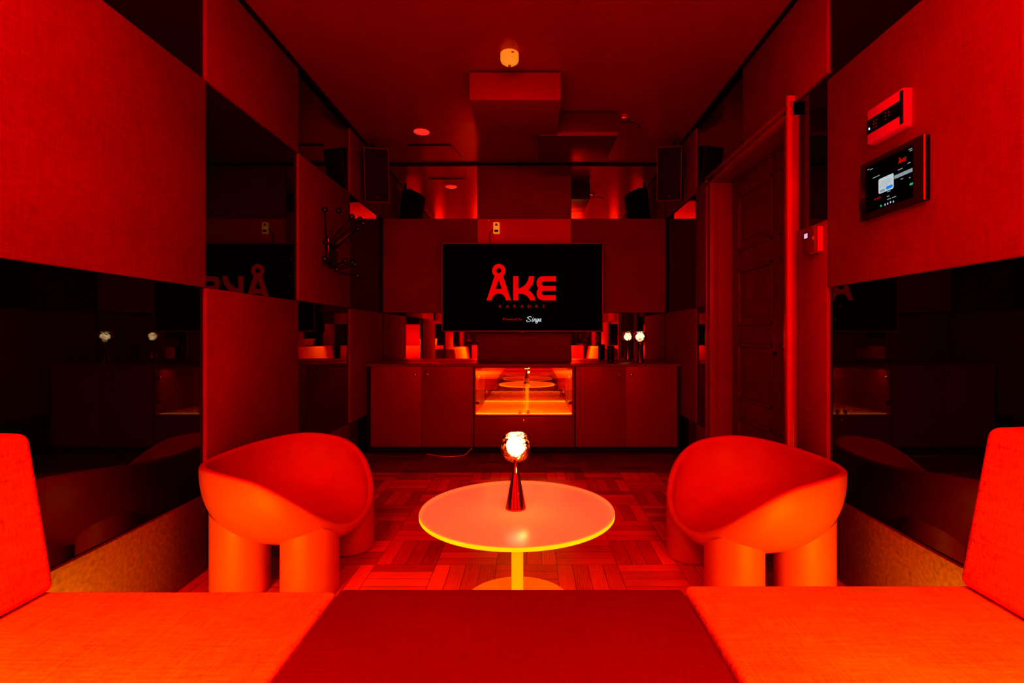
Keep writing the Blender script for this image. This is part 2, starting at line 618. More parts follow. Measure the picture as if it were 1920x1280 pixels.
# stiles and rails stand proud of the recessed panels
ys = [DY0, 2.96, 3.27, 3.38, 3.93, DY1]
zs = [.012, .16, .52, .655, 1.076, 1.206, 1.629, 1.767, 2.19, DZ]
for a, b in ((ys[0], ys[1]), (ys[2], ys[3]), (ys[4], ys[5])):
    d.box(dx, dx + .02, a, b, .012, DZ, .003)
for a, b in ((zs[0], zs[1]), (zs[2], zs[3]), (zs[4], zs[5]), (zs[6], zs[7]), (zs[8], zs[9])):
    for (p, q) in cols_:
        d.box(dx, dx + .02, p, q, a, b, .003)
d.build('door_leaf', DOORM, door)
pm = MB()
for (p, q) in cols_:
    for (a, b) in rows_:
        w = .022
        for (y0, y1, z0, z1) in ((p, p + w, a, b), (q - w, q, a, b), (p, q, a, a + w), (p, q, b - w, b)):
            pm.box(dx - .006, dx + .016, y0, y1, z0, z1, .005)
        pm.box(dx + .004, dx + .014, p + .07, q - .07, a + .07, b - .07, .004)
pm.build('panel_moulding', DOORM, door)
jm = MB().box(XR, dx + .05, DY1, DY1 + .05, 0, DZ, .002).box(XR, dx + .05, DY0 - .02, DY0, 0, DZ, .002).box(XR, dx + .05, DY0 - .02, DY1 + .05, DZ, DZ + .03, .002)
jm.build('door_jamb', CASING, door)
ca = MB()
for (y0, y1, z0, z1, p) in ((DY1 - .005, CE, 0, 2.402, .02), (DY1, DY1 + .03, 0, DZ + .03, .034), (CE - .03, CE, 0, 2.402, .034),
                             (CS + .0, DY0 + .005, 0, 2.402, .02)):
    ca.box(XR - p, XR + BX - .001, y0, y1, z0, z1, .006)
for (z0, z1, p) in ((DZ - .004, 2.402, .02), (DZ, DZ + .028, .034), (2.372, 2.402, .036)):
    ca.box(XR - p, XR + BX - .001, CS, CE, z0, z1, .006)
ca.build('door_casing', CASING, door)
MB().box(XR - .043, XR + .0, 2.805, 2.835, 0, 2.435, .004).build('edge_post', POSTM, door)
tag(MB().lathe([(0, 0), (.012, 0), (.012, .03), (0, .03)], 16, Matrix.Translation((dx - .02, 3.33, 1.02)) @ Matrix.Rotation(PI / 2, 4, 'Y')).build('lock_cylinder', DARKMET, door))

# ------------------------------------------------------------------ cabinets
CY = 4.94
def knob(parent, x, z, y=CY):
    return MB().lathe([(0, 0), (.005, 0), (.005, .012), (.011, .016), (.012, .024), (.007, .028), (0, .028)], 16,
                      Matrix.Translation((x, y, z)) @ Matrix.Rotation(PI / 2, 4, 'X')).build('knob', CHROME, parent)
CZ0, CZ1 = .072, .836
def base_cabinet(px0, pxm, px1, label, fx):
    x0, xm, x1 = PX(px0, CY), PX(pxm, CY), PX(px1, CY)
    r = empty('base_cabinet', ((x0 + x1) / 2, CY + .28, CZ0), 0, label, 'cabinet', 'lacquered base cabinets either side of the display niche')
    off = Vector(r.location)
    def B(mb, name, mat, parent=r):
        bmesh.ops.translate(mb.bm, verts=list(mb.bm.verts), vec=-off)
        return mb.build(name, mat, parent)
    B(MB().box(x0, x1, CY + .022, 5.505, CZ0, CZ1), 'carcass', LACQD)
    for (a, b, kx) in ((x0, xm - .0015, xm - .058), (xm + .0015, x1, xm + .06)):
        o = B(MB().box(a, b, CY, CY + .02, CZ0, CZ1, .0015), 'door', LACQ)
        k = knob(o, kx, PZ(702, CY))
        k.data.transform(Matrix.Translation(-off))
    B(MB().box(fx[0], fx[1], CY + .025, CY + .05, CZ0 + .001, CZ1), 'filler_strip', BLACK)
    return r
xl0, xr1 = PX(695, CY), PX(1270, CY)
base_cabinet(695, 790.5, 887, 'dark red lacquered two-door base cabinet at the left, below the left mirror', (XL + .002, xl0 - .002))
base_cabinet(1079, 1172.5, 1270, 'dark red lacquered two-door base cabinet at the right, below the table lamp', (xr1 + .002, XR - .002))

nx0, nx1 = PX(889, CY), PX(1077, CY)
gx0, gx1 = PX(891.5, CY), PX(1073, CY)
nz0, nz1 = PZ(777, CY), PZ(690, CY)
dc = empty('display_cabinet', (0, 0, 0), 0, 'red lacquered middle cabinet with glowing glass-door niche over a drawer', 'cabinet')
mb = MB().box(nx0, gx0, CY, 5.505, nz0 - .016, CZ1).box(gx1, nx1, CY, 5.505, nz0 - .016, CZ1)
mb.box(gx0, gx1, CY, 5.505, nz1, CZ1).box(gx0, gx1, CY, 5.505, nz0 - .016, nz0 - .002).box(nx0, nx1, CY + .022, 5.505, CZ0, nz0 - .016)
mb.build('carcass', LACQ, dc)
o = MB().box(nx0, nx1, CY, CY + .02, CZ0, nz0 - .019, .0015).build('drawer', LACQ, dc)
lk = MB().lathe([(0, 0), (.011, 0), (.011, .006), (.006, .008), (0, .008)], 18, Matrix.Translation((PX(982, CY), CY, PZ(788, CY))) @ Matrix.Rotation(PI / 2, 4, 'X')).build('lock', CHROME, o)
MB().box(gx0 + .001, gx1 - .001, CY + .03, 5.43, nz0 - .002, nz0 + .002).build('niche_floor', NICHE, dc)
MB().box(gx0 + .001, gx1 - .001, 5.43, 5.44, nz0, nz1 - .001).build('niche_back_mirror', MIRROR, dc)
MB().box(gx0 + .0, gx0 + .004, CY + .03, 5.43, nz0 + .002, nz1 - .001).build('niche_side', LACQ, dc)
MB().box(gx1 - .004, gx1, CY + .03, 5.43, nz0 + .002, nz1 - .001).build('niche_side', LACQ, dc)
MB().box(gx0 + .006, gx1 - .006, CY + .035, CY + .05, nz0 + .002, nz0 + .007).build('led_strip', LEDW, dc)
gm = (gx0 + gx1) / 2
for (a, b, hx, lx) in ((gx0 + .002, gm - .002, gx0 + .024, PX(975, CY)), (gm + .002, gx1 - .002, gx1 - .024, PX(990, CY))):
    g = MB().box(a, b, CY + .004, CY + .009, nz0 + .004, nz1 - .003).build('glass_door', VITR, dc, smooth=False)
    for zz in (PZ(708, CY), PZ(755, CY)):
        MB().lathe([(0, -.012), (.016, -.012), (.017, 0), (.015, .008), (0, .008)], 20, Matrix.Translation((hx, CY + .002, zz)) @ Matrix.Rotation(PI / 2, 4, 'X')).box(
            min(hx, hx + (-.02 if a == gx0 + .002 else .02)), max(hx, hx + (-.02 if a == gx0 + .002 else .02)), CY + .012, CY + .03, zz - .012, zz + .012, .002).build('hinge', CHROME, g)
    MB().lathe([(0, -.014), (.014, -.014), (.014, 0), (.011, .006), (.005, .007), (0, .007)], 20, Matrix.Translation((lx, CY + .002, nz0 + .028)) @ Matrix.Rotation(PI / 2, 4, 'X')).box(
        lx - .013, lx + .013, CY - .001, CY + .012, nz0 + .006, nz0 + .026, .002).build('lock', CHROME, g)

tag(MB().box(XL + .001, XR - .001, CY - .004, YB + .028, CZ1 + .001, .857, .002).build('countertop', LACQ), 'long thin red lacquered counter across all three cabinets', 'countertop')
struct('baseboard_back', MB().box(XL + .001, XR - .001, CY + .045, CY + .06, .0, CZ0 - .002), BLACK)
CTOP = .857

# loose cable on the floor in front of the plinth
cp = []
for i in range(25):
    t = i / 24
    cp.append((PX(800 + 85 * t, 4.9), 4.93 - .10 * math.sin(PI * t), .006 + (.06 * max(0, t - .85) / .15)))
tag(MB().tube(cp, .0045, 8).build('floor_cable', CABLE), 'thin pale cable lying loose on floor before the left cabinet', 'cable')

# ------------------------------------------------------------------ television
TY = 5.40
tx0, tx1, tz0, tz1 = PX(828, TY), PX(1131, TY), PZ(622, TY), PZ(455, TY)
tv = empty('television', ((tx0 + tx1) / 2, TY, (tz0 + tz1) / 2), 0, 'large black wall-mounted television showing a red logo', 'television')
tw, th = (tx1 - tx0) / 2, (tz1 - tz0) / 2
MB().box(-tw + .01, tw - .01, .012, .055, -th + .01, th - .01, .006).build('body', BLACK, tv)
fr = MB()
for (a, b, c, e) in ((-tw, -tw + .012, -th, th), (tw - .012, tw, -th, th), (-tw, tw, -th, -th + .014), (-tw, tw, th - .012, th)):
    fr.box(a, b, -.004, .03, c, e, .002)
fr.build('bezel', pbr('tv_bezel', (.42, .10, .11), .35, var=.05), tv)
MB().box(-.035, .035, -.006, .01, -th - .012, -th + .002, .003).build('logo_tab', DARKMET, tv)
MB().box(-.25, .25, .055, .11005, -.2, .2).build('wall_bracket', BLACK, tv)
scr = MB().box(-tw + .012, tw - .012, 0, .012, -th + .014, th - .012).build('screen', SCREEN, tv, smooth=False)
# writing: crop pixels (6 per photo pixel from 820,450) -> TV-local metres
def TM(dy):
    k = TY / F / 6
    cx0 = (VX - 820) * 6; 
    M = Matrix(((k, 0, 0, -((tx0 + tx1) / 2) - cx0 * k), (0, 0, 0, dy), (0, -k, 0, H - (tz0 + tz1) / 2 - (450 - VY) * TY / F), (0, 0, 0, 1)))
    # crop (u,v) -> x = (820+u/6-VX)*TY/F ; z = H-(450+v/6-VY)*TY/F
    return M
TMm = TM(-.0012)
LET_A = [[(646, 395), (738, 395), (828, 678), (770, 678)] + [p for p in arc(691, 678, 78, 76, 0, -180, 18)][1:-1] + [(612, 678), (553, 678)],
         [(690, 448), (655, 552)] + bez((655, 552), (690, 545), (726, 550), 6)[1:-1] + [(726, 550)],]
RING = [arc(692, 343, 76, 76, 0, 360, 40)[:-1], arc(692, 343, 28, 28, 0, 360, 30)[:-1]]
LET_K = [[(852, 405), (912, 405), (912, 545)] + bez((912, 545), (1015, 515), (1030, 405))[1:] + bez((1090, 405), (1088, 500), (1022, 560)) +
         bez((1022, 560), (1092, 600), (1105, 678))[1:] + bez((1043, 678), (1010, 598), (912, 604)) + [(912, 678), (852, 678)]]
LET_E = [[(1333, 405), (1195, 405)] + bez((1195, 405), (1118, 408), (1117, 482), 8)[1:] + bez((1117, 482), (1118, 520), (1137, 545), 6)[1:] +
         bez((1137, 545), (1118, 565), (1117, 600), 6)[1:] + bez((1117, 600), (1118, 675), (1195, 678), 8)[1:] + [(1333, 678), (1333, 618)] +
         arc(1203, 594, 28, 24, 90, 270, 10) + [(1333, 570), (1333, 515)] + arc(1203, 490, 28, 25, 90, 270, 10) + [(1333, 465)]]
def logo(M, parent, mat=LOGO):
    for nm, lp in (('letter_ring', RING), ('letter_a', LET_A), ('letter_k', LET_K), ('letter_e', LET_E)):
        curve_mesh(nm, lp, mat, M, parent)
logo(TMm, scr)
def T2(u, v): # text anchor in crop pixels; text is built with +y up so flip
    return TMm @ Matrix.Translation((u, v, 0)) @ Matrix.Diagonal((1, -1, 1, 1))
for i, ch in enumerate('KARAOKE'):
    text_mesh('small_letter', ch, 50, LOGOD, T2(708 + i * 81.5, 762), scr, align='CENTER')
text_mesh('credit_text', 'Powered by', 42, LOGOD, T2(737, 903), scr, spacing=1.06)
def strokes(name, lines, w, M, mat, parent):
    mbk = MB()
    for ln in lines:
        # smooth with Catmull-Rom
        P = [Vector((a, b, 0)) for a, b in ln]
        out = []
        for i in range(len(P) - 1):
            p0, p1, p2, p3 = P[max(i - 1, 0)], P[i], P[i + 1], P[min(i + 2, len(P) - 1)]
            for s in range(5):
                t = s / 5
                out.append(.5 * ((2 * p1) + (p2 - p0) * t + (2 * p0 - 5 * p1 + 4 * p2 - p3) * t * t + (3 * p1 - p0 - 3 * p2 + p3) * t ** 3))
        out.append(P[-1])
        for a, b in zip(out, out[1:]):
            dd = (b - a)
            if dd.length < 1e-6: continue
            n = Vector((-dd.y, dd.x, 0)).normalized() * w / 2
            e = dd.normalized() * w * .3
            vs = [mbk.bm.verts.new(q) for q in (a - e - n, b + e - n, b + e + n, a - e + n)]
            mbk.bm.faces.new(vs)
    bmesh.ops.transform(mbk.bm, matrix=M, verts=list(mbk.bm.verts))
    return mbk.build(name, mat, parent, smooth=False)
strokes('script_wordmark', [
    [(1060, 872), (1048, 860), (1028, 864), (1020, 880), (1042, 893), (1048, 908), (1028, 918), (1008, 916), (1003, 906), (1012, 900)],
    [(1010, 872), (1020, 866)],
    [(1074, 884), (1064, 908), (1070, 915), (1082, 904)], [(1081, 868), (1082, 870)],
    [(1090, 884), (1080, 915)], [(1084, 903), (1098, 886), (1106, 888), (1098, 912), (1110, 910)],
    [(1138, 888), (1124, 886), (1114, 900), (1118, 914), (1130, 906), (1140, 886)], [(1140, 886), (1128, 922), (1114, 934), (1106, 926), (1122, 914), (1146, 906)],
    [(1166, 888), (1154, 886), (1144, 900), (1146, 914), (1158, 906), (1168, 886)], [(1168, 886), (1160, 910), (1170, 912)]], 5, TMm, WHITE, scr)

# plug adapter above the television with its cord
ay = YB - .001
ad = empty('plug_adapter', (PX(931, ay), ay, PZ(428, ay)), 0, 'small cream plug adapter on wall above the television', 'adapter')
MB().box(-.033, .033, -.03, 0, -.06, .06, .006).build('body', CREAM, ad)
MB().box(-.02, .02, -.034, -.029, -.045, -.02, .002).build('socket_face', LACQD, ad)
MB().box(-.012, .012, -.033, -.029, .02, .045, .002).build('label_plate', pbr('adapter_plate', (.5, .25, .12), .5, var=.1), ad)
MB().tube([(-.03, -.015, -.01), (-.07, -.012, -.05), (-.075, -.01, -.1), (-.06, -.008, -.2)], .004, 8).build('cord', BLACK, ad)
tag(MB().lathe([(0, 0), (.008, 0), (.008, .006), (0, .009)], 12, Matrix.Translation((PX(915.5, ay), YB + .003, PZ(413, ay))) @ Matrix.Rotation(PI / 2, 4, 'X')).build('screw_head', CHROME), 'tiny screw head on wall to the left of plug adapter', 'screw')

# ------------------------------------------------------------------ ceiling things
BOXM = pbr('box_paint', (.34, .02, .014), .45, var=.04, vscale=3)
BOXD = pbr('box_paint_shaded', (.14, .012, .01), .4, var=.04, vscale=3)  # darker copy of the box paint stands in for shade
def ceil_box(x0, x1, y0, y1, label, dark=False):
    r = empty('ceiling_unit', ((x0 + x1) / 2, (y0 + y1) / 2, ZC), 0, label, 'ceiling box', 'boxes hung from the ceiling')
    w, dd = (x1 - x0) / 2, (y1 - y0) / 2
    MB().box(-w, w, -dd, dd, -.204, -.012, .003).build('housing', BOXD if dark else BOXM, r)
    MB().box(-w + .03, w - .03, -dd + .03, dd - .03, -.012, -.0005).build('mounting_plate', BLACK, r)
    if dark:
        MB().box(-w, w, -dd - .012, -dd + .0, -.206, -.172, .004).build('lit_edge_strip', BOXM, r)  # brighter paint strip stands in for the lit lower edge
    return r
ceil_box(-.4225, .209, 3.577, 4.205, 'dark red square box hung from ceiling, nearer one, by smoke detector')
ceil_box(.075, .707, 4.225, 4.86, 'ceiling box darkened for shade, brighter strip as lit edge, half behind the nearer box', True)
sd = empty('smoke_detector', (PX(955.5, 3.36), 3.36, ZC), 0, 'small round cream smoke detector on ceiling in front of red box', 'smoke detector')
MB().lathe([(0, -.0005), (.058, -.0005), (.06, -.006), (.06, -.045), (.054, -.058), (.036, -.066), (.034, -.072), (.022, -.078), (0, -.078)], 40).build('housing', CREAM, sd)
MB().lathe([(0, -.078), (.010, -.078), (.007, -.088), (.0035, -.09), (.0035, -.1), (0, -.1)], 16).build('sensor_tip', CHROME, sd)
MB().box(.014, .03, -.0605, -.058, -.028, -.018, .001).build('label_window', pbr('detector_mark', (.4, .2, .1), .5, var=.05), sd)
dz = 4.66
tag(MB().lathe([(0, -.0005), (.07, -.0005), (.07, -.006), (.064, -.01), (0, -.01)], 40, Matrix.Translation((PX(790.5, dz), dz, ZC))).build('ceiling_disc', DISC), 'flat round pinkish red disc cover on ceiling, left of red box', 'ceiling disc')
vt = empty('ceiling_vent', (PX(805, 4.98), 4.98, ZC), 0, 'long thin black slot vent in ceiling near back wall', 'vent')
MB().box(-.205, .205, -.018, .018, -.006, -.0005, .001).build('slot', BLACK, vt)
MB().box(-.21, .21, .018, .024, -.008, -.0005).build('lip', CASING, vt)
MB().tube([(.207, .02, -.004), (.24, .18, -.004), (.26, .34, -.004)], .003, 6).build('wire', CASING, vt)
hk = empty('ceiling_hook', (PX(1178, 4.33), 4.33, ZC), 0, 'small metal hook with thin wire on ceiling right of far box', 'hook')
MB().box(-.055, .02, -.012, .012, -.016, -.0005, .002).build('plate', CHROME, hk)
MB().tube([(.0, 0, -.015), (.0, 0, -.05)], .004, 8).tube([(-.16, 0, -.048), (-.08, .0, -.052), (0, 0, -.05), (.05, .02, -.044), (.10, .04, -.06), (.12, .06, -.075), (.09, .05, -.07)], .0028, 6).build('wire_loop', DARKMET, hk)

# ------------------------------------------------------------------ wall speakers in the far corners
def speaker(loc, rz, label, s):
    r = empty('wall_speaker', loc, rz, label, 'speaker', 'speakers in the far corners')
    r.rotation_euler = (math.radians(13), math.radians(-3 * s), rz)
    w, hh = .108, .235
    # cabinet tapers to the back; front faces -y
    poly = [(-w, -.001), (w, -.001), (w, -.08), (w * .55, -.23), (-w * .55, -.23), (-w, -.08)]
    MB().prism([(x, -y) for x, y in poly], 'z', -hh, hh, .006, 2).build('cabinet', BLACK, r)
    MB().box(-w + .004, w - .004, -.014, -.001, -hh + .004, hh - .004, .004).build('grille', SPK, r)
    fm = MB()
    for (a, b, c, e) in ((-w, -w + .004, -hh, hh), (w - .004, w, -hh, hh), (-w, w, -hh, -hh + .004), (-w, w, hh - .004, hh)):
        fm.box(a, b, -.015, -.001, c, e)
    fm.build('grille_rim', pbr('speaker_rim', (.40, .05, .08), .4, var=.05), r)
    MB().lathe([(0, 0), (.008, 0), (.008, .003), (0, .003)], 14, Matrix.Translation((.0, -.014, -hh + .045)) @ Matrix.Rotation(PI / 2, 4, 'X')).build('badge', COPPER, r)
    MB().tube([(0, .19, .10), (0, .24, .17), (0, .25, .30)], .014, 10).box(-.03, .03, .215, .25, .04, .16, .003).build('bracket', BLACK, r)
    return r
speaker((PX(706, 4.72), 4.72, PZ(329, 4.72)), math.radians(24), 'black wall speaker tilted down in far left corner', 1)
speaker((PX(1255, 4.72), 4.72, PZ(326, 4.72)), math.radians(-24), 'black wall speaker tilted down in far right corner, above door end', -1)

# ------------------------------------------------------------------ coat rack, left wall
cr = empty('coat_rack', (XL, 4.02, PZ(470, 4.0)), 0, 'black metal coat rack of bent rods with ball ends on left wall', 'coat rack')
tops = [(609, 393, .05), (635, 395, .10), (660, 406, .15), (675, 411, .19), (681, 418, .23), (671, 429, .21)]
bots = [(609, 485, .10), (632, 505, .13), (647, 489, .16), (661, 492, .20), (666, 496, .22), (671, 517, .24)]
base = Vector(cr.location)
nrod = 6
for i in range(nrod):
    ry = 3.93 + i * .045
    xw = XL + .02
    def ball(t):
        x = XL + t[2]; y = x * F / (t[0] - VX)
        return Vector((x, y, PZ(t[1], y)))
    tb, bb = ball(tops[i]), ball(bots[i])
    zt, zb = PZ(446 + 2 * i, 4.0), PZ(500 + 1 * i, 4.0)
    pts = [bb, Vector((xw, ry, zb)) + (bb - Vector((xw, ry, zb))) * .12 + Vector((0, 0, -.004)), Vector((xw, ry, zb + .02)), Vector((xw, ry, (zt + zb) / 2)), Vector((xw, ry, zt - .01)),
           Vector((xw, ry, zt)) + (tb - Vector((xw, ry, zt))) * .08, tb]
    o = MB().tube([p - base for p in pts], .0055, 8).build('rod', DARKMET, cr)
    MB().sphere(tb - base, .022, 18).build('ball_end', DARKMET, o)
    MB().sphere(bb - base, .022, 18).build('ball_end', DARKMET, o)
MB().box(-.0001, .026, 3.91 - base.y, 4.18 - base.y, PZ(496, 4.0) - base.z, PZ(490, 4.0) - base.z, .004).box(-.0001, .026, 3.91 - base.y, 4.18 - base.y, PZ(460, 4.0) - base.z, PZ(455, 4.0) - base.z, .003).build('wall_bar', DARKMET, cr)

# ------------------------------------------------------------------ right-wall devices.  local frame: -x out of the wall, y along wall
ct = empty('climate_controller', (XR, 2.053, 1.998), 0, 'pale boxy wall controller with black display band, above the tablet', 'controller')
MB().prism([(.003, -.073), (-.034, -.067), (-.034, .07), (-.030, .073), (.003, .073)], 'y', -.103, .104, .004, 2).build('housing', PINKP, ct)
MB().box(-.0362, -.033, -.090, .1045, -.028, .030, .001).build('display_band', GLOSSB, ct)
MB().box(-.0368, -.030, -.1025, -.088, -.062, .064, .002).build('end_slot', DARKMET, ct)
MB().box(-.0372, -.036, .085, .090, -.012, -.004).build('status_light', LEDB, ct)
for (y, z) in ((.06, .012), (.06, 0), (.06, -.012), (.045, .012), (.045, -.002), (.045, -.014), (-.01, .016), (-.01, .004), (-.01, -.01), (-.03, .012), (-.03, .0)):
    MB().box(-.0366, -.036, y - .003, y + .003, z - .0015, z + .0015).build('display_symbol', LOGOD, ct)

tb = empty('wall_tablet', (XR, 2.036, 1.7425), 0, 'black wall-mounted touch tablet with lit menu screen, under the controller', 'tablet')
MB().box(-.024, -.0005, -.178, .178, -.117, .117, .004).build('case', GLOSSB, tb)
MB().box(-.0262, -.023, -.180, .180, -.119, .119, .002).build('front_bezel', pbr('tablet_bezel', (.05, .012, .02), .18, var=.05), tb)
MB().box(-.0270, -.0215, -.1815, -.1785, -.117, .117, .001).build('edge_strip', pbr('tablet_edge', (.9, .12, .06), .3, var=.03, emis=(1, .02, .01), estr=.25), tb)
ts = MB().box(-.0272, -.026, -.128, .142, -.094, .098).build('screen', SCREEN, tb, smooth=False)
def TR(y, z, s=1., dx_=-.0276):
    # 2-D (u right as seen from the room, v up) on the right wall: viewer's right = -y
    return Matrix(((0, 0, 0, dx_), (-s, 0, 0, y), (0, s, 0, z), (0, 0, 0, 1)))
def ui(name, u0, u1, v0, v1, mat, d=-.0276, par=ts):
    return MB().box(d, -.0272, -u1, -u0, v0, v1).build(name, mat, par, smooth=False)
# logo on tablet: crop coordinates -> small
logo(TR(0, 0) @ Matrix.Translation((.052, .074, 0)) @ Matrix.Diagonal((.000055, -.000055, 1, 1)) @ Matrix.Translation((-553, -268, 0)), ts)
ui('menu_bar', .030, .126, .000, .014, GREYE)
curve_mesh('dialog', [arc(-.052, -.026, .008, .008, 180, 270, 5) + arc(.020, -.026, .008, .008, 270, 360, 5) + arc(.020, .018, .008, .008, 0, 90, 5) + arc(-.052, .018, .008, .008, 90, 180, 5)], LTGREY, TR(0, 0, 1, -.0280), ts)
curve_mesh('button', [arc(-.010, -.022, .006, .006, 90, 270, 6) + arc(.016, -.022, .006, .006, -90, 90, 6)], BLUE, TR(0, 0, 1, -.0283), ts)
for k, (a, b) in enumerate(((-.045, .01), (-.05, .016), (-.05, .012), (-.05, -.004))):
    MB().box(-.0284, -.0281, -b, -a, .010 - k * .007, .0115 - k * .007).build('dialog_text', GREYE, ts)
ui('cancel_button', -.052, -.022, -.030, -.020, GREYE, -.0283)
for (u, v, w) in ((-.13, .085, .012), (-.115, .08, .02), (-.098, .04, .045), (.05, .027, .025), (.100, .036, .016), (.105, .085, .02), (.112, .078, .014), (.064, -.012, .014), (-.010, -.040, .018), (-.012, -.058, .014), (-.01, -.07, .022), (.018, -.07, .022), (.108, -.020, .008)):
    MB().box(-.0275, -.0272, -(u + w), -u, v, v + .0035).build('menu_text', GREYE, ts)
for (u, v) in ((-.025, -.086), (-.010, -.086), (.006, -.084), (.022, -.086)):
    MB().box(-.0275, -.0272, -(u + .006), -u, v - .003, v + .005).build('menu_icon', LTGREY, ts)
ui('toggle', .112, .128, -.048, -.040, GREEN)
ui('green_icon', -.050, -.042, -.088, -.080, GREEN)
for u in (-.085, -.070, -.056):
    MB().box(-.0275, -.0272, -(u + .007), -u, -.052, -.045).build('red_icon', LOGOD, ts)
MB().tube([(-.012, .178, -.02), (-.012, .198, -.035), (-.012, .2, -.065), (-.012, .178, -.085)], .004, 8).build('cable_loop', BLACK, tb)

th_ = empty('thermostat', (XR, 2.592, 1.614), 0, 'small wall thermostat with pink display beside the door post', 'thermostat')
MB().box(-.028, -.0005, -.052, .055, -.062, .06, .003).build('back_box', pbr('thermostat_red', (.75, .12, .07), .4, var=.03), th_)
MB().box(-.046, -.028, -.055, .058, -.064, .062, .003).build('front_cover', PINKP if False else pbr('thermostat_front', (.25, .03, .03), .25, var=.03), th_)
MB().box(-.0467, -.0458, -.005, .045, .005, .042, .0).build('display', GLOSSB, th_)
MB().box(-.0472, -.0466, .006, .038, .012, .036, .0).build('display_window', PINKE, th_)
MB().box(-.0475, -.044, -.045, -.040, -.058, .056, .001).build('chrome_line', CHROME, th_)

# ------------------------------------------------------------------ lamps
def make_lamp(label, loc, bulb):
    r = empty('table_lamp', loc, 0, label, 'lamp', 'cone-stemmed lamps with mottled glass globes')
    MB().lathe([(0, 0), (.0425, 0), (.044, .003), (.043, .008), (.0075, .185), (.0065, .20), (0, .20)], 48).build('cone_base', COPPER, r)
    sh = [(.0, .196), (.018, .197), (.034, .203), (.048, .217), (.058, .238), (.063, .262), (.0625, .286), (.058, .306), (.053, .318)]
    inner = [(.0505, .317), (.0555, .305), (.060, .286), (.0605, .262), (.0555, .239), (.046, .220), (.033, .2065), (.018, .2005), (0, .2)]
    gl = MB().lathe([(r_, .196 + (z_ - .196) * .92) for r_, z_ in sh + inner], 48)
    rnd = random.Random(3)
    for v in gl.bm.verts:
        a = math.atan2(v.co.y, v.co.x)
        k = 1 + .035 * math.sin(2 * a + 1 + v.co.z * 30) + .02 * math.sin(3 * a - v.co.z * 55)
        v.co.x *= k; v.co.y *= k
        if v.co.z > .29: v.co.z += .006 * math.sin(a + .5)
    g = gl.build('glass_globe', MELT, r)
    MB().sphere((0, 0, .253), .045, 20, (1, 1, 1.08)).lathe([(0, .2), (.012, .2), (.012, .23), (0, .23)], 16).build('bulb', bulb, g)
    MB().lathe([(0, 0), (.004, 0), (.004, .003), (0, .003)], 10, Matrix.Translation((.012, -.026, .07)) @ Matrix.Rotation(PI / 2 - .18, 4, 'X')).build('touch_switch', CHROME, r)
    return r
TC = Vector((PX(970, 2.2), 2.2, 0))
lampA = make_lamp('lit globe lamp with copper cone foot on the round amber table', (PX(967, 2.19), 2.19, .41), BULB)
lampB = make_lamp('lit globe lamp on the counter at right of the television', (PX(1200, 5.2), 5.2, CTOP), BULBS)
tu = empty('tumbler', (PX(1144.5, 5.2), 5.2, CTOP), 0, 'dark smoked glass tumbler on counter, left of the counter lamp', 'glass')
MB().lathe([(0, .0005), (.033, .0005), (.035, .006), (.038, .17), (.036, .17), (.033, .012), (0, .012)], 32).build('cup', SMGLASS, tu)
MB().lathe([(.0382, .02), (.0386, .022), (.0388, .03), (.0384, .032)], 32).build('foot_ring', DARKMET, tu)

# ------------------------------------------------------------------ round table
rt = empty('round_table', TC, 0, 'round amber acrylic pedestal table glowing yellow at its rim', 'table')
R = .408
MB().lathe([(0, .399), (R - .004, .399), (R - .004, .4065), (R - .001, .4068), (R - .0015, .4095), (R - .003, .410), (0, .410)], 96).build('tabletop', ACRY, rt)
MB().lathe([(R - .003, .391), (R, .393), (R, .406), (R - .003, .4062), (R - .012, .4062), (R - .012, .391)], 96, closed=True).build('rim', ACRYE, rt)
MB().lathe([(0, .012), (.025, .012), (.025, .392), (0, .392)], 32).build('pole', ACRYP, rt)
MB().lathe([(0, 0), (.228, 0), (.23, .003), (.228, .012), (0, .013)], 72).build('base', ACRYB, rt)

